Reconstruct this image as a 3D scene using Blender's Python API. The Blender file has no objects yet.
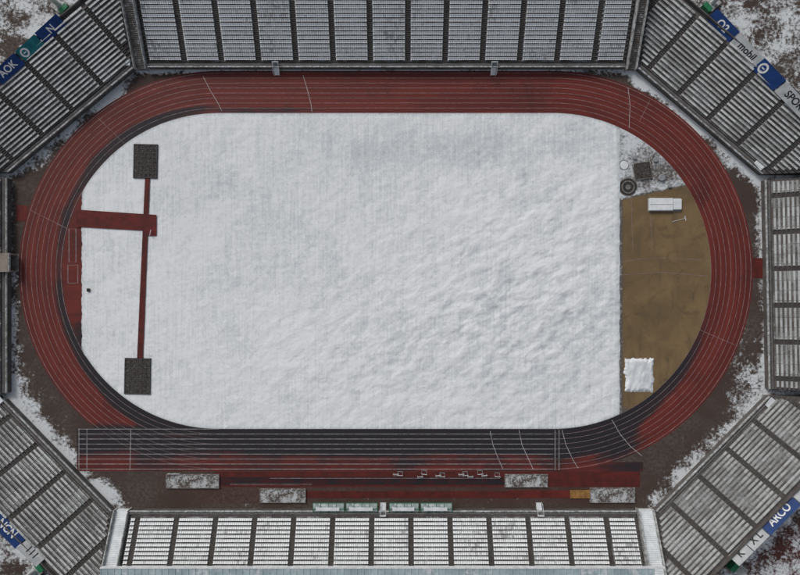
import bpy, math, random
import numpy as np
from mathutils import Vector, Matrix, noise
random.seed(7)
H=140.0
def W(px,py,z=0.0):
    k=(H-z)/H/4.0
    return Vector(((px-400)*k,(287.5-py)*k,z))
sc=bpy.context.scene
col=sc.collection
# ---------------------------------------------------------------- helpers
def link(o,parent=None,inv=True):
    col.objects.link(o)
    if parent is not None:
        o.parent=parent
        if inv: o.matrix_parent_inverse=Matrix.Translation(parent.location).inverted()
    return o
def thing(name,loc,label,category,group=None,rot=0):
    e=bpy.data.objects.new(name,None); e.location=loc; e.rotation_euler=(0,0,rot); e.empty_display_size=.5
    col.objects.link(e); e["label"]=label; e["category"]=category
    if group: e["group"]=group
    return e
class MB:
    def __init__(s): s.v=[]; s.f=[]; s.a=[]
    def quad(s,a,b,c,d,val=0.0):
        n=len(s.v); s.v+= [tuple(a),tuple(b),tuple(c),tuple(d)]; s.f.append((n,n+1,n+2,n+3)); s.a+=[val]*4
    def box(s,F,x0,x1,y0,y1,z0,z1,val=0.0):
        n=len(s.v)
        for z in (z0,z1):
            for x,y in ((x0,y0),(x1,y0),(x1,y1),(x0,y1)): s.v.append(tuple(F(x,y,z)))
        s.f+=[(n+3,n+2,n+1,n),(n+4,n+5,n+6,n+7),(n,n+1,n+5,n+4),(n+1,n+2,n+6,n+5),(n+2,n+3,n+7,n+6),(n+3,n,n+4,n+7)]
        s.a+=[val]*8
    def loft(s,F,rings,vals):
        n=len(s.v); m=len(rings[0])
        for R,vv in zip(rings,vals):
            for p in R: s.v.append(tuple(F(*p))); s.a.append(vv)
        for i in range(len(rings)-1):
            for j in range(m):
                s.f.append((n+i*m+j,n+i*m+(j+1)%m,n+(i+1)*m+(j+1)%m,n+(i+1)*m+j))
        s.f.append(tuple(n+j for j in range(m))[::-1]); s.f.append(tuple(n+(len(rings)-1)*m+j for j in range(m)))
    def tube(s,p,q,r,r2=None,n=8,val=0.0):
        r2=r if r2 is None else r2
        p=Vector(p);q=Vector(q);d=(q-p).normalized()
        a=d.orthogonal().normalized();b=d.cross(a);k=len(s.v)
        for c,R in ((p,r),(q,r2)):
            for i in range(n):
                t=2*math.pi*i/n; s.v.append(tuple(c+a*math.cos(t)*R+b*math.sin(t)*R))
        for i in range(n): s.f.append((k+i,k+(i+1)%n,k+n+(i+1)%n,k+n+i))
        s.f.append(tuple(range(k+n-1,k-1,-1))); s.f.append(tuple(range(k+n,k+2*n))); s.a+=[val]*(2*n)
    def make(s,name,mat,parent=None,attr=None,bevel=0,local=False):
        me=bpy.data.meshes.new(name); me.from_pydata(s.v,[],s.f); me.update()
        if attr:
            at=me.attributes.new(attr,'FLOAT','POINT'); at.data.foreach_set('value',np.array(s.a,dtype=np.float32))
        me.materials.append(mat)
        o=bpy.data.objects.new(name,me); link(o,parent,not local)
        if bevel:
            m=o.modifiers.new('b','BEVEL'); m.width=bevel; m.segments=2
        return o
I=lambda x,y,z:(x,y,z)
# ---------------------------------------------------------------- materials
class NT:
    def __init__(s,name,rough=.85):
        s.m=bpy.data.materials.new(name); s.m.use_nodes=True; s.t=s.m.node_tree; s.b=s.t.nodes['Principled BSDF']
        s.b.inputs['Roughness'].default_value=rough; s.b.inputs['Specular IOR Level'].default_value=.2
        s.tc=s.t.nodes.new('ShaderNodeTexCoord')
    def n(s,t,**k):
        o=s.t.nodes.new(t)
        for a,b in k.items(): setattr(o,a,b)
        return o
    def l(s,a,b): s.t.links.new(a,b)
    def noise(s,scale,detail=5,rough=.6,stretch=(1,1,1),src='Object',dist=0.0,off=0,rot=0):
        mp=s.n('ShaderNodeMapping'); mp.inputs['Location'].default_value=(off,off*.7,0)
        mp.inputs['Scale'].default_value=stretch
        if rot:
            m0=s.n('ShaderNodeMapping'); m0.inputs['Rotation'].default_value=(0,0,rot); s.l(s.tc.outputs[src],m0.inputs[0]); s.l(m0.outputs[0],mp.inputs[0])
        else: s.l(s.tc.outputs[src],mp.inputs[0])
        q=s.n('ShaderNodeTexNoise'); q.inputs['Scale'].default_value=scale; q.inputs['Detail'].default_value=detail
        q.inputs['Roughness'].default_value=rough; q.inputs['Distortion'].default_value=dist
        s.l(mp.outputs[0],q.inputs['Vector']); return q.outputs['Fac']
    def math(s,op,a,b=None,c=None,clamp=False):
        q=s.n('ShaderNodeMath',operation=op,use_clamp=clamp)
        for i,v in enumerate((a,b,c)):
            if v is None: continue
            if isinstance(v,(int,float)): q.inputs[i].default_value=v
            else: s.l(v,q.inputs[i])
        return q.outputs[0]
    def rng(s,v,a,b,c=0.,d=1.):
        q=s.n('ShaderNodeMapRange',interpolation_type='SMOOTHSTEP'); s.l(v,q.inputs[0])
        for i,x in zip((1,2,3,4),(a,b,c,d)): q.inputs[i].default_value=x
        return q.outputs[0]
    def mix(s,f,a,b):
        q=s.n('ShaderNodeMix',data_type='RGBA')
        if isinstance(f,(int,float)): q.inputs[0].default_value=f
        else: s.l(f,q.inputs[0])
        for i,v in ((6,a),(7,b)):
            if isinstance(v,tuple): q.inputs[i].default_value=(*v,1)
            else: s.l(v,q.inputs[i])
        return q.outputs[2]
    def attr(s,name):
        q=s.n('ShaderNodeAttribute',attribute_name=name); return q.outputs['Fac']
    def out(s,c,bump=None,strength=.3,dist=.1):
        if isinstance(c,tuple): s.b.inputs['Base Color'].default_value=(*c,1)
        else: s.l(c,s.b.inputs['Base Color'])
        if bump is not None:
            q=s.n('ShaderNodeBump'); q.inputs['Strength'].default_value=strength; q.inputs['Distance'].default_value=dist
            s.l(bump,q.inputs['Height']); s.l(q.outputs[0],s.b.inputs['Normal'])
        return s.m
SNOW=(.74,.77,.79)
def plain(name,c,c2=None,scale=1.5,rough=.7,snow=0.0):
    m=NT(name,rough); n=m.noise(scale,5)
    c2=c2 or tuple(x*.7 for x in c)
    k=m.mix(m.rng(n,.35,.65),c,c2)
    if snow>0:
        n2=m.noise(scale*1.7,6,.7,off=13); k=m.mix(m.rng(n2,.62-snow*.35,.72-snow*.35),k,(.58,.61,.63))
    return m.out(k,m.noise(scale*6,3),.2,.03)
# ground
g=NT('dirt_ground',.95)
a=g.attr('snow'); rd=g.attr('red')
n1=g.noise(.16,9,.68); n2=g.noise(1.3,6,.7,off=9); n3=g.noise(.05,3,off=31)
dirt=g.mix(g.rng(n2,.3,.7),(.054,.041,.035),(.118,.096,.083))
dirt=g.mix(g.rng(n3,.4,.6),dirt,g.mix(n1,(.046,.034,.029),(.092,.066,.056)))
dirt=g.mix(rd,dirt,(.075,.024,.021))
v=g.math('ADD',a,g.math('MULTIPLY',g.math('SUBTRACT',n1,.5),2.1)); v=g.math('ADD',v,g.math('MULTIPLY',g.math('SUBTRACT',n2,.5),1.4))
sm=g.rng(v,.46,.86)
MG=g.out(g.mix(sm,dirt,g.mix(n2,(.56,.59,.61),SNOW)),n2,.4,.1)
# snow field
g=NT('snow_cover',.75)
th=g.attr('thin'); dr=g.attr('drift')
f1=g.noise(.9,8,.72); f2=g.noise(.42,5,.6,(5,.16,1)); f3=g.noise(.35,5,.6,(.22,4.5,1),off=5); f4=g.noise(.06,6,.6,dist=.6,off=3); f5=g.noise(3.5,4,.7,off=8)
d1=g.noise(.20,2.0,.45,(.85,1.35,1),dist=.15,off=17,rot=math.radians(-32))
d2=g.noise(.50,2.0,.45,(.85,1.25,1),dist=.1,off=27,rot=math.radians(-24))
v=g.math('MULTIPLY',g.math('SUBTRACT',f1,.5),1.25)
for ff,w in ((f2,.95),(f3,.32),(f4,1.0),(f5,1.0)): v=g.math('ADD',v,g.math('MULTIPLY',g.math('SUBTRACT',ff,.5),w))
v=g.math('ADD',v,th)
v=g.math('ADD',v,g.math('MULTIPLY',g.math('MULTIPLY',g.math('SUBTRACT',d1,.5),dr),-.9))  # drift shading put into the colour: crests whiter, hollows greyer
v=g.math('ADD',v,g.math('MULTIPLY',g.math('MULTIPLY',g.math('SUBTRACT',d2,.5),dr),-.9))
c=g.mix(g.rng(v,-.25,.50),(.83,.85,.865),(.58,.62,.64))
c=g.mix(g.rng(v,.42,1.0),c,(.24,.27,.26))
c=g.mix(g.rng(v,1.05,1.3),c,(.07,.07,.06))
hh=g.math('ADD',g.math('MULTIPLY',f1,.35),g.math('MULTIPLY',g.math('ADD',g.math('MULTIPLY',d1,2.6),g.math('MULTIPLY',d2,1.0)),g.math('ADD',dr,.10)))
hh=g.math('ADD',hh,g.math('MULTIPLY',f2,.16))
MSN=g.out(c,hh,.62,.42)
# track
g=NT('track_rubber',.6)
dk=g.attr('dark'); n1=g.noise(.35,6,.65,(.06,1.2,1),'UV'); n2=g.noise(2.0,6,.7); n3=g.noise(.09,5,.6,off=4); n4=g.noise(.8,6,.7,(.12,3.0,1),'UV',off=6)
red=g.mix(g.rng(n1,.35,.66),(.165,.033,.026),(.112,.024,.020))
red=g.mix(g.rng(n3,.46,.72),red,(.085,.022,.020))
red=g.mix(g.rng(n4,.54,.76),red,(.064,.018,.017))
red=g.mix(g.rng(n2,.55,.85),red,(.19,.08,.07))
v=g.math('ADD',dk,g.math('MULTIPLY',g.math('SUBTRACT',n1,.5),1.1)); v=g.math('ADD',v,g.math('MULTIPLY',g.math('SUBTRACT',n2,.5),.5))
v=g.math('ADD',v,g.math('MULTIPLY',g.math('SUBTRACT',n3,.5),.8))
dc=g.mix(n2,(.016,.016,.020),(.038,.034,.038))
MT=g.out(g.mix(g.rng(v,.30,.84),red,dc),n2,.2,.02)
def rubber(name,a,b):
    g=NT(name,.65); n=g.noise(.4,7,.68); n2=g.noise(2.2,6,.75,off=4)
    c=g.mix(g.rng(n,.35,.65),a,b); c=g.mix(g.rng(n2,.60,.85),c,(.20,.12,.11)); return g.out(c,n2,.2,.03)
MRED=rubber('red_rubber',(.125,.024,.020),(.072,.020,.018))
MREDB=rubber('runway_red_rubber',(.150,.026,.021),(.085,.020,.018))
MDARKRUN=rubber('wet_dark_rubber',(.022,.021,.025),(.060,.018,.018))
g=NT('faded_white_paint',.7); n=g.noise(.8,6,.7)
MLINE=g.out(g.mix(g.rng(n,.3,.7),(.38,.31,.31),(.16,.10,.10)))
g=NT('white_paint',.6); n=g.noise(.8,6,.7)
MWLINE=g.out(g.mix(g.rng(n,.35,.7),(.56,.55,.55),(.26,.24,.24)))
# tan D
g=NT('ochre_clay',.8)
a=g.attr('snow'); n1=g.noise(.10,6,.6,dist=.8); n2=g.noise(1.6,7,.7); n3=g.noise(.4,5,.6,(1,.25,1),off=7); n5=g.noise(.22,7,.65,dist=1.5,off=12)
t=g.mix(g.rng(n1,.35,.65),(.215,.142,.068),(.145,.098,.050)); t=g.mix(g.rng(n3,.5,.8),t,(.11,.078,.045)); t=g.mix(g.rng(n5,.50,.72),t,(.105,.073,.041)); t=g.mix(g.math('MULTIPLY',n2,.3),t,(.24,.18,.11))
v=g.math('ADD',a,g.math('MULTIPLY',g.math('SUBTRACT',n2,.5),1.3)); v=g.math('ADD',v,g.math('MULTIPLY',g.math('SUBTRACT',g.noise(.25,6,.7),.5),1.3))
edge=g.rng(a,.18,.34)
t=g.mix(edge,t,g.mix(n2,(.08,.068,.06),(.15,.135,.125)))
MTAN=g.out(g.mix(g.rng(v,.36,.92),t,g.mix(n2,(.5,.54,.57),SNOW)),n2,.3,.05)
# stands
MCON=plain('terrace_concrete',(.085,.078,.074),(.13,.12,.115),.5,.9)
def treadmat(name,a,b,lo,hi,sn=(.42,.44,.45)):
    g=NT(name,.9); n1=g.noise(.22,6,.7); n2=g.noise(2.5,5,.7)
    c=g.mix(g.rng(n1,.35,.65),a,b); v=g.math('ADD',n1,g.math('MULTIPLY',n2,.8))
    return g.out(g.mix(g.rng(v,lo,hi),c,sn),n2,.3,.05)
MTRG=treadmat('dirty_tread',(.120,.112,.105),(.18,.172,.165),.86,1.12,(.38,.39,.39))
MTRW=treadmat('snowy_tread',(.085,.080,.078),(.135,.13,.125),.86,1.10)
def seatmat(name,w,d,th0,wd=.30):
    g=NT(name,.6); r=g.attr('rnd'); n1=g.noise(.12,5,.6); n2=g.noise(1.4,4,.7)
    v=g.math('ADD',g.math('MULTIPLY',r,.45),g.math('ADD',n1,g.math('MULTIPLY',n2,.5)))
    c=g.mix(g.rng(v,th0,th0+wd),d,w); gap=g.rng(r,-.6,-.1)
    return g.out(g.mix(gap,(.07,.07,.07),c))
MSEAT=seatmat('snowy_white_seat',(.86,.88,.89),(.48,.49,.49),.60)
MSEATG=seatmat('weathered_grey_bench',(.58,.595,.59),(.28,.285,.28),.70,.5)
MWALL=plain('wall_plaster',(.42,.43,.42),(.22,.22,.21),.8,.9,.35)
MGRAY=plain('grey_metal',(.30,.32,.33),(.22,.23,.24),1,.5)
MGRAY2=plain('net_cord',(.11,.11,.11),(.07,.07,.07),1,.8)
MWH=plain('white_metal',(.75,.77,.78),(.6,.62,.63),1,.5)
MGREEN=plain('green_painted_steel',(.03,.20,.09),(.02,.14,.07),1,.5)
MROOF=plain('pale_roof_sheet',(.40,.50,.52),(.30,.38,.41),.25,.5,.25)
MPATH=plain('concrete_path',(.22,.20,.185),(.13,.12,.11),.6,.9,.2)
MTUN=plain('tan_concrete_roof',(.30,.255,.22),(.22,.19,.165),.6,.9)
MSNP=plain('packed_snow',(.78,.81,.83),(.64,.67,.69),.5,.8)
MDARK=plain('dark_net_sand',(.035,.030,.028),(.085,.072,.066),2.2,.95,.08)
MDARK2=plain('dark_rim',(.03,.03,.03),(.05,.048,.045),2,.9)
MAIS=plain('aisle_concrete',(.10,.094,.088),(.065,.06,.057),1.,.9)
g=NT('snowy_sand',.95); n1=g.noise(.5,6,.7); n2=g.noise(2.4,6,.75,off=3)
MSAND=g.out(g.mix(g.rng(g.math('ADD',n1,g.math('MULTIPLY',n2,.9)),.84,1.12),g.mix(n2,(.07,.055,.047),(.12,.10,.088)),(.52,.54,.55)),n2,.5,.1)
MBLUE=plain('blue_board_vinyl',(.015,.05,.19),(.012,.04,.14),.6,.45)
MBW=plain('white_board_vinyl',(.50,.52,.53),(.38,.40,.41),.6,.45)
MINK=plain('black_lettering',(.02,.02,.025),None,1,.5)
MWI=plain('white_lettering',(.75,.75,.75),(.65,.65,.65),1,.5)
MRI=plain('red_lettering',(.45,.03,.03),None,1,.5)
MCYAN=plain('teal_board_vinyl',(.02,.18,.21),None,1,.5)
MORG=plain('orange_board',(.36,.19,.06),(.24,.13,.045),1,.6)
MGLASS=plain('shelter_polycarbonate',(.36,.42,.42),(.25,.30,.30),.8,.25,.35)
MTARP=plain('white_tarpaulin',(.80,.82,.83),(.68,.71,.73),.7,.6)

# ---------------------------------------------------------------- masks
def ss(x,a,b):
    t=np.clip((x-a)/(b-a),0,1); return t*t*(3-2*t)
def blob(X,Y,cx,cy,rx,ry,s): return s*np.exp(-(((X-cx)/rx)**2+((Y-cy)/ry)**2))
OCT=[(137,68),(635,68),(762,174),(768,395),(655,511),(117,511),(4,400),(8,172)]
ED=[(.95,8),(.95,16),(.66,10),(.60,20),(.18,4),(.72,18),(.62,12),(.68,19)]
def grid(name,xs,ys,mat,zf,attrs,parent=None,xyfun=None):
    X,Y=np.meshgrid(xs,ys)
    PX,PY=(X,Y) if xyfun is None else xyfun(X,Y)
    Z=zf(PX,PY)
    V=np.stack([(PX-400)/4,(287.5-PY)/4,Z],-1).reshape(-1,3)
    ny,nx=X.shape
    i=np.arange(ny*nx).reshape(ny,nx)
    F=np.stack([i[:-1,:-1],i[1:,:-1],i[1:,1:],i[:-1,1:]],-1).reshape(-1,4)
    me=bpy.data.meshes.new(name); me.from_pydata(V.tolist(),[],F.tolist()); me.update()
    for k,fn in attrs.items():
        at=me.attributes.new(k,'FLOAT','POINT'); at.data.foreach_set('value',fn(PX,PY).astype(np.float32).ravel())
    me.materials.append(mat); o=bpy.data.objects.new(name,me); link(o,parent); return o
def xyuv(o):
    uv=o.data.uv_layers.new(name='UVMap')
    for l in o.data.loops:
        c=o.data.vertices[l.vertex_index].co; uv.data[l.index].uv=(c.x,c.y)
def gsnow(X,Y):
    s=np.full(X.shape,.14); dmin=np.full(X.shape,1e9)
    for i in range(8):
        x0,y0=OCT[i];x1,y1=OCT[(i+1)%8]; L=math.hypot(x1-x0,y1-y0)
        d=-((X-x0)*(y1-y0)-(Y-y0)*(x1-x0))/L
        t=((X-x0)*(x1-x0)+(Y-y0)*(y1-y0))/L/L
        dmin=np.minimum(dmin,d)
        tc=np.clip(t,0,1); dd=np.hypot(X-(x0+(x1-x0)*tc),Y-(y0+(y1-y0)*tc))
        s=np.maximum(s,ED[i][0]*np.exp(-(dd/ED[i][1])**2))
    for b in ((742,372,22,45,.45),(28,392,20,26,.38),(15,330,9,55,.45),(95,98,34,16,.34),(725,155,30,22,.25),(690,460,28,26,.18),(60,440,26,18,.25),(100,490,16,12,.4),(655,82,24,9,.45),(745,240,8,60,.15),(40,150,26,20,.25)): s=s+blob(X,Y,*b)
    outside=dmin<-10
    s=np.where(outside,.62,s); return np.clip(s,0,1.05)
def gred(X,Y):
    return np.clip(blob(X,Y,800,560,50,40,1.2),0,.85)+.35*ss(X,140,230)*(1-ss(X,600,660))*ss(Y,466,472)*(1-ss(Y,500,508))
far=[-6000,-2500,-1200,-600,-300,-150]
xs=np.array(far+list(np.arange(-100,901,2.5))+[950,1100,1400,2000,3300,6800])
ys=np.array([f for f in far]+list(np.arange(-100,676,2.5))+[730,900,1200,1800,3000,6500])
ground=grid('ground',xs,ys,MG,lambda X,Y:0*X,{'snow':gsnow,'red':gred}); ground["kind"]="structure"; ground["label"]="brown muddy ground with patches of melting snow"
# ---------------------------------------------------------------- track
CXL,CXR,CY,R0,R1=219.,553.,271.,158.,198.
def trackpath(r,n=90):
    P=[]
    for i in range(61): P.append((CXR+(CXL-CXR)*i/60,CY-r))
    for i in range(1,n): t=math.pi/2+math.pi*i/n; P.append((CXL+r*math.cos(t),CY-r*math.sin(t)))
    for i in range(61): P.append((CXL+(CXR-CXL)*i/60,CY+r))
    for i in range(1,n): t=-math.pi/2+math.pi*i/n; P.append((CXR+r*math.cos(t),CY-r*math.sin(t)))
    return P
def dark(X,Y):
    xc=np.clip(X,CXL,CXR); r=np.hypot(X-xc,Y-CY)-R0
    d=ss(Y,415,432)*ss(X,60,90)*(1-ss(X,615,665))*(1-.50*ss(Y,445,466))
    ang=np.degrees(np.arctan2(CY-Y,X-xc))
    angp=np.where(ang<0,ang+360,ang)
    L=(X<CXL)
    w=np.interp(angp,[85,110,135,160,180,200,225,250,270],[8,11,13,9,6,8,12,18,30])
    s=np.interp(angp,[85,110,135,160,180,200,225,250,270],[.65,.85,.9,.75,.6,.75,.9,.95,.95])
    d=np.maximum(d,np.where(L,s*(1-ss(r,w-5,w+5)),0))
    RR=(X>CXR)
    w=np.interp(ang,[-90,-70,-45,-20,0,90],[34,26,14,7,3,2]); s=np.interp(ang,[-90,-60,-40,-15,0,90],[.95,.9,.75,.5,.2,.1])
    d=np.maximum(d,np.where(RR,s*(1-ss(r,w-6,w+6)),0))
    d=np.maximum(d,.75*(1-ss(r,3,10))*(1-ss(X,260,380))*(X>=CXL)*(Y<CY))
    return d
rad=np.linspace(R0-.8,R1+2,18)
paths=[trackpath(r) for r in rad]; N=len(paths[0])
V=[]
ref=paths[8]; s=[0]
for i in range(N): s.append(s[-1]+math.dist(ref[i],ref[(i+1)%N])/4)
for j,p in enumerate(paths):
    for x,y in p: V.append(((x-400)/4,(287.5-y)/4,.02))
F=[]
for j in range(len(rad)-1):
    for i in range(N):
        F.append((j*N+i,j*N+(i+1)%N,(j+1)*N+(i+1)%N,(j+1)*N+i))
me=bpy.data.meshes.new('running_track'); me.from_pydata(V,[],[f[::-1] for f in F]); me.update()
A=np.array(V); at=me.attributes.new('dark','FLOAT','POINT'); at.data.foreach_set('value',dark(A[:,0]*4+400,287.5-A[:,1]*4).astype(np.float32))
uv=me.uv_layers.new(name='UVMap')
for poly in me.polygons:
    ii=[me.loops[l].vertex_index for l in poly.loop_indices]; wrap=(0 in [k%N for k in ii]) and (N-1 in [k%N for k in ii])
    for l,k in zip(poly.loop_indices,ii):
        q=k%N; uu=s[q] if not(wrap and q==0) else s[N]
        uv.data[l].uv=(uu,rad[k//N]/4)
me.materials.append(MT); track=bpy.data.objects.new('running_track',me); link(track); track["kind"]="structure"; track["label"]="red oval running track with dark wet inner lanes"
def sheet(name,pts,z,mat,label=None,parent=None,kind=True):
    n=len(pts); me=bpy.data.meshes.new(name); me.from_pydata([tuple(W(*p)) [:2]+(z,) for p in pts],[],[tuple(range(n))]); me.update()
    if me.polygons[0].normal.z<0: me.flip_normals()
    me.materials.append(mat); o=bpy.data.objects.new(name,me); link(o,parent)
    if kind and parent is None: o["kind"]="structure"
    if label: o["label"]=label
    return o
def ribbon(name,pts,w,z,mat,parent=None,closed=False):
    P=[Vector(((x-400)/4,(287.5-y)/4)) for x,y in pts]; n=len(P); V=[];F=[]
    for i in range(n):
        a=P[(i-1)%n] if (closed or i>0) else P[i]; b=P[(i+1)%n] if (closed or i<n-1) else P[i]
        d=(b-a).normalized(); m=Vector((-d.y,d.x))*w/2
        V+=[(P[i].x+m.x,P[i].y+m.y,z),(P[i].x-m.x,P[i].y-m.y,z)]
    for i in range(n if closed else n-1):
        j=(i+1)%n; F.append((2*i,2*i+1,2*j+1,2*j))
    me=bpy.data.meshes.new(name); me.from_pydata(V,[],F); me.update(); me.materials.append(mat)
    o=bpy.data.objects.new(name,me); link(o,parent)
    if parent is None: o["kind"]="structure"
    return o
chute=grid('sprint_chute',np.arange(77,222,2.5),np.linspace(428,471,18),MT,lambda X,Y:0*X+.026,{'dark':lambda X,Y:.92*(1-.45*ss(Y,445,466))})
xyuv(chute); chute["kind"]="structure"; chute["label"]="dark straight sprint chute with lane lines"
xr=grid('sprint_straight_end',np.arange(553,645,2.5),np.linspace(462,471.5,8),MT,lambda X,Y:0*X+.016,{'dark':lambda X,Y:0*X+.6})
xr["kind"]="structure"; xr["label"]="dark end of the home straight"; xyuv(xr)
for i in range(9):
    r=R0+5*i
    ribbon('lane_line',trackpath(r),.085 if 0<i<8 else .11,.024,MLINE,track,True)
    ribbon('lane_line',[(78,CY+r),(150,CY+r),(219,CY+r)],.10,.036,MWLINE,chute)
    if i: ribbon('lane_line',[(219,CY+r+.0),(400,CY+r),(553,CY+r)],.095,.040,MWLINE,track)
for i in range(1,9,1):
    r=R0+5*i; ribbon('curve_lane_line',[(CXL+r*math.cos(math.radians(t)),CY-r*math.sin(math.radians(t))) for t in range(234,270,3)],.05,.031,MLINE,chute)
def cross(p,w=.11): ribbon('stagger_line',p,w,.044,MWLINE,track)
for p in ([(87,429),(87,470)],[(79,429),(79,470)],[(131,429),(130,470)],
          [(203,76),(210,90),(218,103),(222,111)],[(303,75),(308,92),(311,104),(312,112)],
          [(628,88),(630,105),(629,128)],[(490,431),(493,445),(498,458),(503,469)],
          [(519,430),(522,445),(528,458),(533,469)],[(555,430),(555,470)],[(559,430),(559,470)],[(562,430),(566,445),(573,460),(578,468)],
          [(612,420),(620,434),(630,446),(642,456)]):
    cross(p)
for p in ([(30,210),(66,228)],[(98,118),(124,143)],[(650,100),(640,120)],[(700,330),(735,345)]): ribbon('stagger_line',p,.08,.044,MLINE,track)
def topb(x):
    return np.where(x<CXL,CY-np.sqrt(np.maximum(0,R0**2-(x-CXL)**2)),np.where(x>CXR,CY-np.sqrt(np.maximum(0,R0**2-(x-CXR)**2)),CY-R0))
def infgrid(x0,x1,nx,ny,name,mat,zf,attrs,inset=0):
    xs=np.linspace(x0,x1,nx); ts=np.linspace(0,1,ny)
    def f(X,T):
        t=topb(X)+inset; b=2*CY-t
        wob=(np.sin(T*43)+.7*np.sin(T*97+1)+.6*np.sin(T*171+2))*.28
        return X+wob*(((X<xs[0]+4) if xs[0]>70 and xs[0]<100 else (X<-1e9))|((X>xs[-1]-4) if 610<xs[-1]<630 else (X<-1e9))),t+(b-t)*T
    return grid(name,xs,ts,mat,zf,attrs,None,f)
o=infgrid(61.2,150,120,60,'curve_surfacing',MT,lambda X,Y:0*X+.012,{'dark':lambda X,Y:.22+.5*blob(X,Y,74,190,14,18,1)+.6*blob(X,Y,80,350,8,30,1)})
xyuv(o); o["kind"]="structure"; o["label"]="red rubber surfacing inside the track curve"
def dsnow(X,Y):
    yl=201-(X-617)*14/66.
    s=.82*(1-ss(Y,yl-4,yl+2)); s=s-.35*blob(X,Y,650,168,22,18,1)-.25*blob(X,Y,672,178,14,10,1)
    s=np.maximum(s,.62*(1-ss(X,616,628)))
    s=np.maximum(s,.5*blob(X,Y,625,418,12,12,1)); return np.clip(s,0,1)
o=infgrid(600,710.6,90,120,'clay_area',MTAN,lambda X,Y:0*X+.030,{'snow':dsnow}); o["kind"]="structure"; o["label"]="ochre clay area inside the track curve"
def tht(X,Y):
    t=blob(X,Y,430,148,110,22,.36)+blob(X,Y,300,180,110,60,.12)+blob(X,Y,560,140,60,30,.12)+blob(X,Y,480,330,120,60,.05)
    e=np.minimum(np.abs(Y-topb(X)),np.abs(2*CY-topb(X)-Y)); xc=np.clip(X,CXL,CXR); e=np.minimum(e,R0-np.hypot(X-xc,Y-CY))
    t=t+.55*np.exp(-(np.maximum(e,0)/1.8)**2)+.4*np.exp(-((X-82)/1.6)**2)+.40*np.exp(-((X-619)/3.)**2)
    return t-.07
def drw(X,Y):
    return np.clip(.16+.85*np.exp(-((X-530)/150)**2-((Y-310)/110)**2)+.35*np.exp(-((X-340)/120)**2-((Y-370)/70)**2)+.3*np.exp(-((X-560)/60)**2-((Y-190)/60)**2),0,1)
def snz(X,Y):
    fx=X.ravel();fy=Y.ravel();o=np.zeros(len(fx))
    D=drw(X,Y).ravel()
    for i in range(len(fx)):
        x=fx[i];y=fy[i]; u=x*.85-y*.53; v=x*.53+y*.85
        o[i]=.07+.12*(.2+D[i])*(noise.noise((u/17.,v/10.,0))+.3*noise.noise((u/9.,v/7.,3)))
    return np.maximum(o.reshape(X.shape),0)+.046
fieldo=infgrid(82,619.5,330,200,'snow_field',MSN,snz,{'thin':tht,'drift':drw},.3); fieldo["kind"]="structure"; fieldo["label"]="snow covered grass infield with soft wind drifts"
for p in fieldo.data.polygons: p.use_smooth=True
sheet('runway',[(145.5,178),(150.5,178),(143.5,359),(137.5,359)],.30,MRED,'narrow red rubber runway between two sand pits')
sheet('runway',[(82,210),(157,215),(157,236),(148,236),(148,231),(77,227),(77,210)],.305,MREDB,'short red rubber runway crossing the snow')
sheet('runway_end',[(17,205),(28,206),(27,222),(16,221)],.05,MREDB,'red rubber runway end outside the track')
sheet('runway_end',[(752,258),(763,258),(763,278),(752,278)],.05,MREDB,'red rubber patch beside the track')
sheet('runway_apron',[(215,471.5),(640,471.5),(640,487),(215,487)],.008,MRED,'dark red apron beside the home straight')
sheet('runway',[(220,477),(505,477),(505,485),(220,485)],.018,MDARKRUN,'dark wet jump runway between sand pits')
sheet('runway',[(306,491),(508,491),(508,498),(306,498)],.018,MRED,'red jump runway between sand pits')
sheet('runway',[(508,490.3),(570,490.3),(570,498),(508,498)],.022,MREDB,'bright red section of jump runway')
sheet('runway_line',[(270,478),(500,478),(500,478.5),(270,478.5)],.024,MLINE)
sheet('runway_line',[(230,484),(312,484),(312,484.5),(230,484.5)],.024,MLINE)
sheet('entrance_path',[(-20,254),(19,254),(19,272),(-20,272)],.03,MPATH,'pale concrete path leading to the track')
for p in ([(631,196),(633,252)],[(622,262),(640,259),(660,258),(690,259),(709,261)],[(621,275),(660,272),(708,276)],[(650,196),(652,250)]):
    ribbon('clay_marking',p,.07,.045,MLINE,None)
for x0,y0,x1,y1 in ((69,229,76,262),(68,265,78,283)):
    ribbon('surface_marking',[(x0,y0),(x1,y0),(x1,y1),(x0,y1)],.09,.045,MWLINE,None,True)
def circ(cx,cy,r,n=28): return [(cx+r*math.cos(2*math.pi*i/n),cy+r*math.sin(2*math.pi*i/n)) for i in range(n)]
def disc(name,cx,cy,r,z,mat,label): return sheet(name,circ(cx,cy,r),z,mat,label)
disc('throwing_circle',628,187,9.5,.05,MDARK2,'round dark throwing circle with pale rings')
ribbon('throwing_circle_ring',circ(628,187,9),.22,.06,MPATH,None,True); ribbon('throwing_circle_ring',circ(628,187,6),.3,.06,MPATH,None,True); disc('throwing_circle_centre',628,187,2.6,.06,MPATH,'pale centre of throwing circle')
disc('throwing_circle',624,165,4.2,.085,MSNP,'small snowy throwing circle'); ribbon('throwing_circle_ring',circ(624,165,4.6),.18,.095,MPATH,None,True)

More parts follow.
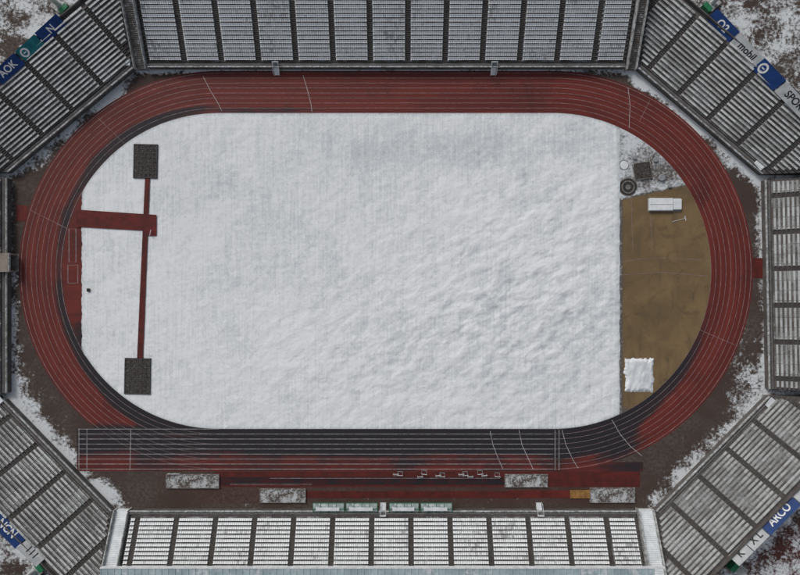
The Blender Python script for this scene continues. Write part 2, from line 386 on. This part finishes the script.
# ---------------------------------------------------------------- sand pits
def pit(cx,cy,w,h,mat,label,grid_n=0,rimmat=MPATH,rot=0):
    c=W(cx,cy); e=thing('sand_pit',(c.x,c.y,0),label,'sand pit','sand pits for jumping',rot)
    b=MB(); hw=w/8;hh=h/8; t=.16
    o_=[(-hw,-hh),(hw,-hh),(hw,hh),(-hw,hh)]; i_=[(-hw+t,-hh+t),(hw-t,-hh+t),(hw-t,hh-t),(-hw+t,hh-t)]
    for z,R in ((0,o_),(.38,o_),(.38,i_),(0,i_)):
        for x,y in R: b.v.append((x,y,z)); b.a.append(0)
    for k in range(3):
        for j in range(4): b.f.append((k*4+j,k*4+(j+1)%4,k*4+4+(j+1)%4,k*4+4+j))
    b.make('kerb',rimmat,e,local=True)
    b=MB(); nx=24;ny=24; idx={}
    for j in range(ny+1):
        for i in range(nx+1):
            x=-hw+t+(2*hw-2*t)*i/nx; y=-hh+t+(2*hh-2*t)*j/ny
            idx[i,j]=len(b.v); b.v.append((x,y,.31+.06*noise.noise((x*1.2+cx,y*1.2,1)))); b.a.append(0)
    for j in range(ny):
        for i in range(nx): b.f.append((idx[i,j],idx[i+1,j],idx[i+1,j+1],idx[i,j+1]))
    b.make('sand_surface',mat,e,local=True)
    if grid_n:
        m=int(grid_n*h/w); b=MB(); q=.06
        xs=[-hw+t+(2*hw-2*t)*i/grid_n for i in range(grid_n+1)]; ys=[-hh+t+(2*hh-2*t)*i/m for i in range(m+1)]
        nid={}
        for i,x in enumerate(xs):
            for j,y in enumerate(ys):
                nid[i,j]=len(b.v)
                for dx,dy in ((-q,-q),(q,-q),(q,q),(-q,q)): b.v.append((x+dx,y+dy,.40)); b.a.append(0)
                b.f.append(tuple(nid[i,j]+k for k in range(4)))
        for i in range(len(xs)):
            for j in range(len(ys)):
                a=nid[i,j]
                if i<len(xs)-1: c2=nid[i+1,j]; b.f.append((a+1,c2,c2+3,a+2))
                if j<len(ys)-1: c2=nid[i,j+1]; b.f.append((a+3,a+2,c2+1,c2))
        b.make('cover_net',MGRAY2,e,local=True)
pit(146,161.5,24,34,MDARK,'dark netted sand pit set in the snow',6,MDARK2,-.02)
pit(138,376,26,36,MDARK,'dark netted sand pit at the runway end',6,MDARK2,-.02)
for cx,cy,w,h in ((193,481,53,14),(283,495.5,46,14),(526,480.5,43,13),(612,495,45,15)):
    pit(cx,cy,w,h,MSAND,'long sand pit dusted with snow beside the track',0,MPATH)
pit(642,171,18,17,MDARK,'small dark square pit with pale rim',0,MPATH,.15)

# ---------------------------------------------------------------- stands
def stand(label,A,B,h0,N,tread,rise,cutA,cutB,spacing,off,seats,tmat,smat,group='stadium grandstands',aisle=1.2,parapet=.9):
    a=W(*A,h0);b=W(*B,h0); U=(b-a); L=U.length; U.normalize(); Vv=Vector((-U.y,U.x,0))
    if Vv.dot((a+b)/2)<0: Vv=-Vv
    def cut(d): d=Vector((*d,0)); return d.dot(U)/d.dot(Vv)
    cA=cut(cutA);cB=cut(cutB)
    P=lambda u,v,z: Vector((a.x,a.y,0))+U*u+Vv*v+Vector((0,0,z))
    mid=P(L/2,0,0)
    e=thing('grandstand',mid,label,'grandstand',group)
    prof=[(0,0),(0,h0),(1.3,h0)]; v=1.3;z=h0
    for i in range(N):
        z+=rise if i else .25; prof.append((v,z)); v+=tread; prof.append((v,z))
    ztop=z; prof+=[(v+.8,z),(v+.8,z+parapet),(v+1.05,z+parapet),(v+1.05,0)]
    m=MB()
    n0=len(prof)
    for v0,z0 in prof: m.v.append(tuple(P(cA*v0,v0,z0)))
    for v0,z0 in prof: m.v.append(tuple(P(L+cB*v0,v0,z0)))
    for i in range(n0-1): m.f.append((i,n0+i,n0+i+1,i+1))
    m.f.append(tuple(range(n0))); m.f.append(tuple(range(2*n0-1,n0-1,-1)))
    m.make('terrace',MCON,e)
    F=lambda x,y,zz:P(x,y,zz)
    m=MB(); m.box(F,.02,L-.02,-.14,.16,h0+.01,h0+.35); m.make('front_wall',MWALL,e)
    m=MB(); x=.4
    while x<L: m.tube(P(x,.3,h0),P(x,.3,h0+1.0),.035,n=5); x+=2.2
    m.tube(P(.2,.3,h0+1.0),P(L-.2,.3,h0+1.0),.04,n=5); m.make('railing',MGRAY,e)
    vend=1.3+N*tread
    umin=min(0,cA*vend);umax=max(L,L+cB*vend)
    k0=math.floor((umin-off)/spacing)-1;k1=math.ceil((umax-off)/spacing)+1
    for k in range(k0,k1):
        s0=off+k*spacing+aisle/2; s1=off+(k+1)*spacing-aisle/2
        rows=[];zz=h0
        for i in range(N):
            zz+=rise if i else .25; vv=1.3+i*tread
            lo=max(s0,cA*vv+.5,cA*(vv+tread)+.5); hi=min(s1,L+cB*vv-.5,L+cB*(vv+tread)-.5)
            if hi-lo>1.0: rows.append((i,vv,zz,lo,hi))
        if len(rows)>2:
            m=MB()
            for (i,vv,z0,lo,hi) in rows:
                for (yy,dz) in ((vv+.003,.006),(vv+tread-.012,.006)):
                    m.v.append(tuple(P(lo,yy,z0+dz))); m.v.append(tuple(P(hi,yy,z0+dz))); m.a+= [0,0]
            for q in range(0,len(m.v)-2,2): m.f.append((q,q+1,q+3,q+2))
            sec=m.make('seat_section',tmat,e)
            rs=random.random()*.15
            for (i,vv,z0,lo,hi) in rows:
                m=MB(); rings=[];vals=[]
                if seats:
                    n=int((hi-lo)/.52); g0=lo+((hi-lo)-n*.52)/2; rr=random.random()*.35+rs
                    for q in range(n):
                        u=g0+q*.52; r=random.random()*.55+rr
                        if random.random()<.02: r-=.5
                        r=max(r,0)
                        for (uu,dd,vl) in ((u+.01,-.06,-1),(u+.05,0,r),(u+.47,0,r),(u+.51,-.06,-1)):
                            y=vv; b_=0 if dd==0 else -.22
                            rings.append([(uu,y+.20,z0+.36),(uu,y+.20,z0+.43+dd),(uu,y+.63,z0+.43+dd),(uu,y+.67,z0+.76+b_),(uu,y+.73,z0+.76+b_),(uu,y+.73,z0+.36)]); vals.append(vl)
                else:
                    q=lo; rr=random.random()*.4
                    while q<hi-.3:
                        w=min(2.4,hi-q); r=random.random()*.6+rr; y=vv
                        for (uu,dd,vl) in ((q,-.05,-.6),(q+.04,0,r),(q+w-.08,0,r),(q+w-.04,-.05,-.6)):
                            rings.append([(uu,y+.24,z0+.30),(uu,y+.24,z0+.45+dd),(uu,y+.74,z0+.45+dd),(uu,y+.74,z0+.30)]); vals.append(vl)
                        q+=w
                m.loft(F,rings,vals); o=m.make('seat_row' if seats else 'bench_row',smat,None,'rnd')
                o.parent=sec; o.matrix_parent_inverse=Matrix.Identity(4)
        ua=off+k*spacing; pr=[];zz=h0
        for i in range(N):
            zp=zz; zz+=rise if i else .25; vv=1.3+i*tread
            if i>0 and cA*vv+.7<ua<L+cB*vv-.7 and cA*(vv-tread)+.7<ua<L+cB*(vv-tread)-.7:
                pr+=[(vv-tread+.01,zp+.006),(vv-.42,zp+.006),(vv-.42,zp+rise/2),(vv-.01,zp+rise/2)]
        if len(pr)>8:
            st=MB()
            for (y,z0) in pr:
                st.v.append(tuple(P(ua-aisle/2+.12,y,z0))); st.v.append(tuple(P(ua+aisle/2-.12,y,z0)))
            for q in range(0,len(st.v)-2,2): st.f.append((q,q+1,q+3,q+2))
            st.make('aisle_stair',MAIS,e)
stand('long terrace of snow-dusted white seats above the back straight',(148,67),(625,67),1.6,20,.86,.40,(0,1),(0,1),9.17,0,True,MTRW,MSEAT)
stand('long terrace of snow-dusted white seats beneath the pale roof',(130,511),(636,511),1.6,18,.86,.40,(0,-1),(0,-1),9.6,2.2,True,MTRW,MSEAT)
stand('angled terrace of weathered grey benches, dusted with snow',(8,172),(133,68),1.6,16,.86,.40,(-1,0),(0,1),9.6,3,False,MTRG,MSEATG)
stand('angled terrace of weathered grey benches beside snowy ground',(638,68),(762,174),1.6,16,.86,.40,(0,1),(1,0),9.6,2,False,MTRG,MSEATG)
stand('angled terrace of grey benches near white snowy stairs',(4,400),(112,511),1.6,16,.86,.40,(-1,0),(0,-1),9.6,4,False,MTRG,MSEATG)
stand('angled terrace of grey benches behind muddy ground',(656,511),(769,396),1.6,16,.86,.40,(0,-1),(1,0),9.6,4,False,MTRG,MSEATG)
stand('short end terrace of grey benches',(7,393),(7,178),1.6,16,.86,.40,(-1,0),(-1,0),9.0,0,False,MTRG,MSEATG)
stand('end terrace of grey benches facing the clay area',(765,180),(769,389),1.6,16,.86,.40,(1,0),(1,0),9.0,4,False,MTRG,MSEATG)
def stair(x0,x1,py,sgn,mat,label,wallmat):
    a=W(x0,py,1.6); b=W(x1,py,1.6); e=thing('access_stair',((a.x+b.x)/2,a.y,0),label,'stairs','access stairs between the stands')
    m=MB(); n=40; d=17.0/n; hh=9.0/n; F=lambda x,y,z:(x,a.y+sgn*y,z)
    pr=[(0,0)]
    for i in range(n): z=1.0+(i+1)*hh*.95; pr+=[(i*d,z),((i+1)*d,z)]
    pr.append((17,0))
    for x in (a.x+.25,b.x-.25):
        for y,z in pr: m.v.append(F(x,y,z)); m.a.append(0)
    q=len(pr)
    for i in range(q-1): m.f.append((i,q+i,q+i+1,i+1))
    m.make('stair_flight',mat,e)
    for xa,xb in ((a.x,a.x+.22),(b.x-.22,b.x)):
        m=MB()
        for x in (xa,xb):
            for y,z in ((-.3,0),(-.3,2.1),(17,10.6),(17,0)): m.v.append(F(x,y,z)); m.a.append(0)
        for f in ((0,1,2,3),(7,6,5,4),(0,4,5,1),(1,5,6,2),(2,6,7,3)): m.f.append(tuple(f))
        m.make('side_wall',wallmat,e)
stair(134.5,146.5,68,1,MPATH,'dark concrete access stairs with side walls',MWALL)
stair(626.5,636.5,68,1,MPATH,'dark concrete access stairs with side walls',MWALL)
stair(114,129,511,-1,MSNP,'white snow-covered access stairs between stands',MWALL)
stair(638,654,511,-1,MSNP,'white snow-covered access stairs between stands',MWALL)
# roof
zr=15.5; f0=W(100,568.5,zr); f1=W(665,568.5,zr)
e=thing('canopy_roof',((f0.x+f1.x)/2,-73.5,0),'pale blue-grey sheet metal canopy over the main stand','roof')
m=MB(); rings=[];x=f0.x
while x<f1.x-1.4:
    for xx,zz in ((x,0),(x+.1,.1),(x+.2,.1),(x+.3,0)): rings.append([(xx,-86,zr-.35),(xx,f0.y-.02,zr-.35),(xx,f0.y-.02,zr+zz),(xx,-86,zr+zz)])
    x+=1.5
m.loft(I,rings,[0]*len(rings)); m.make('canopy_sheet',MROOF,e)
m=MB(); m.box(I,f0.x,f1.x,f0.y+.003,f0.y+.25,zr-.6,zr+.15); m.make('front_fascia',MWH,e)
for i in range(9):
    x=f0.x+4+(f1.x-f0.x-8)*i/8; m=MB(); m.tube((x,-73.6,0),(x,-73.6,zr-.35),.3,n=10); m.make('column',MGRAY,e)
# ---------------------------------------------------------------- gates
def access(px,py,s):
    c=W(px,py,1.5); e=thing('wall_gate',(c.x,c.y,0),'small white gate with steps on the stand wall','gate','white gates along the stand walls')
    m=MB()
    for i in range(5): m.box(I,-.6,.6,min(s*(-.35*(5-i)),s*(-.35*(4-i))),max(s*(-.35*(5-i)),s*(-.35*(4-i))),0,.34*(i+1))
    m.make('step_flight',MSNP,e,local=True)
    m=MB()
    for x in (-.7,.7):
        m.tube((x,-s*1.8,0),(x,-s*1.8,1.3),.06,n=6); m.tube((x,s*.6,1.6),(x,s*.6,2.8),.06,n=6); m.tube((x,-s*1.8,1.3),(x,s*.6,2.8),.06,n=6)
    m.box(I,-.7,.7,s*.6,s*.68,1.7,2.7)
    m.make('gate_frame',MWH,e,local=True)
for x,y,s in ((276,66,1),(494,66,1),(383,512,-1),(540,512,-1)): access(x,y,s)
def kiosk(px,py,rot,label,size=(1.6,2.2,1.9),roof=None):
    c=W(px,py); e=thing('control_booth',(c.x,c.y,0),label,'booth','small booths at the stand corners',rot)
    a,b,h=size
    m=MB(); m.box(I,-a/2,a/2,-b/2,b/2,0,h); m.make('booth_body',MWALL,e,local=True)
    m=MB(); m.box(I,-a/2-.15,a/2+.15,-b/2-.15,b/2+.15,h+.003,h+.14); m.make('booth_roof',roof or MSNP,e,None,.04,local=True)
    m=MB(); m.box(I,-.4,.4,-b/2-.04,-b/2-.003,.02,h-.2); m.make('door',MGRAY,e,local=True)
    m=MB(); m.box(I,a/2+.003,a/2+.03,-.5,.5,.9,1.5); m.make('window',MINK,e,local=True)
kiosk(755,166,.7,'small white booth with snowy roof by the corner')
kiosk(766,402,-.7,'small white booth with snowy roof by the corner')
kiosk(3,398,.7,'small white booth with snowy roof by the corner')
kiosk(130,63.5,0,'small white booth beside the access stairs')
kiosk(648,62,0,'small white booth beside the access stairs')
c=W(4,263); e=thing('entrance_tunnel',(c.x,c.y,0),'tan concrete entrance tunnel cutting through the end terrace','tunnel')
m=MB()
pr=[(-2.3,0),(-2.3,2.9),(2.3,2.9),(2.3,0),(1.9,0),(1.9,2.5),(-1.9,2.5),(-1.9,0)]
m.loft(I,[[(x,y,z) for y,z in pr] for x in (-9,3.2)],[0,0]); m.make('tunnel_wall',MTUN,e,local=True)
m=MB(); m.box(I,3.203,3.35,-2.35,2.35,2.5,3.15); m.make('portal_beam',MWALL,e,local=True)
# ---------------------------------------------------------------- shelters
def shelter(px,py,w):
    c=W(px,py,1.2); e=thing('team_shelter',(c.x,c.y,0),'curved clear team shelter with green frame and snow on top','shelter','team shelters along the touchline')
    hw=w/8-.15
    prof=[(-1.3,0.02),(-1.3,1.2),(-1.15,1.8),(-.75,2.2),(-.1,2.4),(.6,2.42),(1.3,2.3)]
    m=MB()
    for x in (-hw,hw):
        for y,z in prof: m.v.append((x,y,z))
    for i in range(6): m.f.append((i,7+i,8+i,i+1))
    m.make('shelter_cover',MGLASS,e,local=True)
    m=MB()
    for i in range(5):
        x=-hw+2*hw*i/4
        for (y0,z0),(y1,z1) in zip(prof[:-1],prof[1:]): m.tube((x,y0,z0+.04),(x,y1,z1+.04),.07,n=5)
    for y,z in (prof[2],prof[4],prof[6]): m.tube((-hw,y,z+.05),(hw,y,z+.05),.08,n=5)
    m.make('shelter_frame',MGREEN,e,local=True)
    m=MB(); m.box(I,-hw+.2,hw-.2,-.95,-.5,.4,.47); m.box(I,-hw+.2,hw-.2,-1.03,-.96,.4,.85); m.make('bench',MWH,e,local=True)
    m=MB(); m.box(I,-hw*.8,hw*.7,-.6,.25,2.42,2.52); m.make('roof_snow',MSNP,e,None,.04,local=True)
for x,w in ((329,32),(362,32),(404,30),(436,32)): shelter(x,506.5,w)
# ---------------------------------------------------------------- hurdles
def hurdle(px,py,rot,label='white-topped training hurdle standing beside the track'):
    c=W(px,py); e=thing('hurdle',(c.x,c.y,0),label,'hurdle','hurdles beside the home straight',rot)
    for x in (-.6,.6):
        m=MB(); m.loft(I,[[(x+q,-.7,0),(x+q,-.7,.07),(x+q,-.02,.07),(x+q,-.02,.95),(x+q,.04,.95),(x+q,.04,0)] for q in (-.045,.045)],[0,0])
        m.make('leg',MGRAY,e,local=True)
    m=MB(); m.box(I,-.72,.72,-.05,.05,.953,1.07); m.make('crossbar',MWH,e,local=True)
    m=MB(); m.box(I,-.55,.55,-.72,-.60,.0,.1); m.make('base_bar',MGRAY,e,local=True)
for i,x in enumerate((396,400,420,424,438,442,461,465,470,480,484,497)): hurdle(x,473+(i%3)*1.2,random.uniform(-.15,.15)+(math.pi if i%2 else 0))
for x,y,r in ((172,472.5,0),(178,472.5,0),(152,233,1.4)): hurdle(x,y,r)
c=W(580,494); e=thing('take_off_board_stack',(c.x,c.y,0),'stacked orange wooden boards beside the sand pit','boards')
for i in range(4):
    m=MB(); m.box(I,-2.5+1.25*i,-1.3+1.25*i,-1,1,.02,.25+.06*(i%2)); m.make('board',MORG,e,None,.02,local=True)
# ---------------------------------------------------------------- mats
c=W(664,205); e=thing('landing_mat',(c.x,c.y,0),'white tarpaulin-covered landing mat on ochre clay','landing mat')
for x0,x1,y0,y1,h in ((-4,1.9,-1.5,1.6,.95),(2.05,4.1,-1.25,1.45,.8)):
    m=MB(); m.box(I,x0,x1,y0,y1,.05,h); m.make('mat_block',MTARP,e,None,.15,local=True)
m=MB(); m.box(I,-3.9,1.8,-.04,.04,.952,.985); m.make('strap',MGRAY,e,local=True)
m=MB(); m.box(I,-4.1,4.15,-1.62,1.68,.04,.05); m.make('base_pallet',MGRAY,e,local=True)
c=W(639,375); e=thing('landing_mat',(c.x,c.y,0),'crumpled white snow-covered landing mat on ochre clay','landing mat')
m=MB(); nx=48;ny=54; idx={}
for j in range(ny+1):
    for i in range(nx+1):
        u=i/nx*2-1;v=j/ny*2-1
        x=u*3.5+.9*noise.noise((v*1.8,u,2))+.35*noise.noise((v*7,u*2,2));y=v*4.1+.8*noise.noise((u*1.8,v,5))+.35*noise.noise((u*7,v*2,5)); ed=max(abs(u),abs(v)); z=.42*(1-max(0,(ed-.8)/.2)**2)+.17*(noise.noise((x*.6,y*.35,0))+.5*noise.noise((x*1.4,y*.8,4)))*(ed<.97)
        idx[i,j]=len(m.v); m.v.append((x,y,max(z,.055))); m.a.append(0)
for j in range(ny):
    for i in range(nx): m.f.append((idx[i,j],idx[i+1,j],idx[i+1,j+1],idx[i,j+1]))
o=m.make('mat_cover',MSNP,e,local=True)
for p in o.data.polygons: p.use_smooth=True
m=MB(); m.box(I,-3.2,3.5,-4.2,3.9,.035,.05); m.make('ground_sheet',MWALL,e,local=True)
c=W(679,220); e=thing('rake',(c.x,c.y,0),'long-handled white drag rake lying on ochre clay','rake',None,.25)
m=MB(); m.tube((-1.8,0,.1),(1.5,0,.1),.05); m.make('handle',MWH,e,local=True)
m=MB(); m.box(I,1.5,1.65,-.6,.6,.04,.16)
for i in range(9): m.box(I,1.652,1.75,-.58+i*.14,-.54+i*.14,.03,.12)
m.make('rake_head',MWH,e,local=True)
c=W(89,290); e=thing('equipment_box',(c.x,c.y,0.05),'small dark equipment box on the snow','box')
m=MB(); m.box(I,-.33,.33,-.36,.36,0,.35); m.make('box_body',MINK,e,None,.03,local=True)
m=MB(); m.box(I,-.36,.36,-.39,.39,.353,.40); m.make('lid',MDARK2,e,None,.02,local=True)
for px,py,r,h in ((655,160,.6,.25),(661,178,.8,.3),(634,158,.45,.3),(669,186,.5,.2)):
    c=W(px,py); e=thing('implement_bin',(c.x,c.y,.03),'round grey lidded bin on the snowy corner','bin','grey bins beside the throwing circles')
    m=MB(); m.tube((0,0,0),(0,0,h*2),r*.85,r,n=16); m.make('bin_body',MGRAY,e,local=True)
    m=MB(); m.tube((0,0,h*2+.003),(0,0,h*2+.08),r*1.08,r*.9,n=16); m.make('lid',MGRAY,e,local=True)
# ---------------------------------------------------------------- boards
def text_mesh(txt,size,mat,parent,M4):
    cu=bpy.data.curves.new('t','FONT'); cu.body=txt; cu.size=size; cu.align_x='CENTER'; cu.align_y='CENTER'; cu.extrude=.01; cu.offset=.02*size
    to=bpy.data.objects.new('t',cu); col.objects.link(to); bpy.context.view_layer.update()
    me=bpy.data.meshes.new_from_object(to.evaluated_get(bpy.context.evaluated_depsgraph_get())); bpy.data.objects.remove(to)
    me.transform(M4); me.materials.clear(); me.materials.append(mat)
    o=bpy.data.objects.new('lettering',me); o.parent=parent; col.objects.link(o)
def board(p0,p1,z,hgt,mat,txt,tmat,label,emb=None,size=None,tilt=35):
    a=W(*p0,z);b=W(*p1,z); c=(a+b)/2; d=b-a; L=d.length-.25; rot=math.atan2(d.y,d.x)
    e=thing('advertising_board',(c.x,c.y,0),label,'advertising board','advertising boards behind the stands',rot)
    yy=Vector((-math.sin(rot),math.cos(rot),0)); s=1 if yy.dot(Vector((c.x,c.y,0)))>0 else -1
    T=Matrix.Translation((0,0,z))@Matrix.Rotation(math.radians(tilt*s),4,'X')
    F=lambda x,y,zz:T@Vector((x,y,zz))
    m=MB(); m.box(F,-L/2,L/2,-hgt/2,hgt/2,-.08,0); m.make('panel',mat,e,local=True)
    for x in (-L/2+.3,L/2-.3):
        p=F(x,0,-.1); m=MB(); m.tube((x,p.y,0),(x,p.y,p.z),.09,n=6); m.make('post',MGRAY,e,local=True)
    xo=0
    if emb:
        m=MB(); n=24; R=hgt*.36; ex=-L/2+R*1.4
        for i in range(n):
            t0=2*math.pi*i/n;t1=2*math.pi*(i+1)/n; r=R*.62
            m.quad(F(ex+R*math.cos(t0),R*math.sin(t0),.012),F(ex+R*math.cos(t1),R*math.sin(t1),.012),F(ex+r*math.cos(t1),r*math.sin(t1),.012),F(ex+r*math.cos(t0),r*math.sin(t0),.012))
        m.quad(F(ex-R*.35,-R*.12,.012),F(ex+R*.35,-R*.12,.012),F(ex+R*.35,R*.12,.012),F(ex-R*.35,R*.12,.012))
        m.make('emblem',emb,e,local=True); xo=R*1.1
    if txt: text_mesh(txt,size or hgt*.72,tmat,e,T@Matrix.Translation((xo,0,.014)))
board((711,14),(734,38),8.6,3.2,MBLUE,'O2',MWI,'blue advertising board with white lettering')
board((734,38),(760,65),8.6,3.0,MBW,'mobil',MINK,'white advertising board with dark lettering')
board((758,63),(780,86),8.6,3.2,MBLUE,'',MWI,'blue advertising board with round white emblem',emb=MWI)
board((780,86),(812,119),8.6,3.0,MBW,'SPORT',MINK,'grey-white advertising board with dark lettering')
board((-4,80),(20,58),8.6,3.0,MBLUE,'AOK',MWI,'blue advertising board with white lettering')
board((20,57),(40,39),8.6,2.8,MCYAN,'',MWI,'teal advertising board with white emblem',emb=MWI)
board((40,39),(62,19),8.6,3.0,MBLUE,'N',MWI,'blue advertising board with white lettering')
board((-8,514),(22,543),8.6,3.2,MBLUE,'NCN',MWI,'blue advertising board with white lettering')
board((22,543),(42,562),8.6,2.8,MBW,'I I I',MINK,'white advertising board with dark lettering')
board((733,561),(748,546),8.6,3.0,MBW,'K',MINK,'white advertising board with black lettering')
board((748,546),(764,530),8.6,3.0,MBW,'X L',MINK,'white advertising board with black lettering')
board((764,530),(795,499),8.6,3.2,MBLUE,'ARCO',MWI,'blue advertising board with white lettering')
board((795,499),(815,479),8.6,3.2,MBW,'O',MRI,'white advertising board with red lettering')
def mast(px,py):
    c=W(px,py); e=thing('floodlight_mast',(c.x,c.y,0),'tall white floodlight mast with green cabinet at its base','floodlight','floodlight masts at the corners',math.atan2(-c.y,-c.x))
    m=MB(); m.box(I,-1.6,1.6,-1.6,1.6,0,.8); m.make('concrete_base',MWALL,e,None,.08,local=True)
    m=MB(); m.tube((0,0,.8),(0,0,44),.65,.32,n=14); m.make('pole',MWH,e,local=True)
    m=MB(); m.box(I,1.7,3.0,-1.2,1.2,0,1.9); m.make('cabinet',MGREEN,e,None,.05,local=True)
    m=MB()
    for i in range(6): m.box(I,-.2,.2,-3.2,3.2,44+i*.9,44.1+i*.9)
    m.box(I,-.3,-.1,-3.2,-3.0,44,49); m.box(I,-.3,-.1,3.0,3.2,44,49); m.make('head_frame',MGRAY,e,local=True)
    for r in range(4):
        for q in range(5):
            m=MB(); y=-2.6+q*1.3; m.tube((.25,y,44.6+r*1.2),(.75,y,44.4+r*1.2),.25,.45,n=10); m.make('lamp',MWH,e,local=True)
for p in ((60,6),(711,4),(36,570),(738,570)): mast(*p)

# ---------------------------------------------------------------- light, camera
w=bpy.data.worlds.new("World"); sc.world=w; w.use_nodes=True; nt=w.node_tree
bg=nt.nodes['Background']; sk=nt.nodes.new('ShaderNodeTexSky'); sk.sky_type='NISHITA'; sk.sun_disc=False
el,az=math.radians(38),math.radians(-35)
sk.sun_elevation=el; sk.sun_rotation=az; sk.dust_density=4; sk.air_density=1.0; sk.ozone_density=1
hs=nt.nodes.new('ShaderNodeHueSaturation'); hs.inputs['Saturation'].default_value=.45
nt.links.new(sk.outputs[0],hs.inputs['Color']); nt.links.new(hs.outputs[0],bg.inputs[0]); bg.inputs[1].default_value=.09
sl=bpy.data.lights.new('sun','SUN'); sl.energy=1.15; sl.angle=math.radians(16); sl.color=(1,.98,.95)
so=bpy.data.objects.new('sun',sl); col.objects.link(so)
dv=Vector((math.sin(az)*math.cos(el),math.cos(az)*math.cos(el),math.sin(el)))
so.rotation_euler=dv.to_track_quat('Z','Y').to_euler()
cam=bpy.data.cameras.new('camera'); cam.sensor_width=36; cam.lens=36*H/200.; cam.clip_end=5000
co=bpy.data.objects.new('camera',cam); co.location=(0,0,H); col.objects.link(co); sc.camera=co
sc.view_settings.view_transform='Standard'; sc.view_settings.look='None'; sc.view_settings.exposure=0
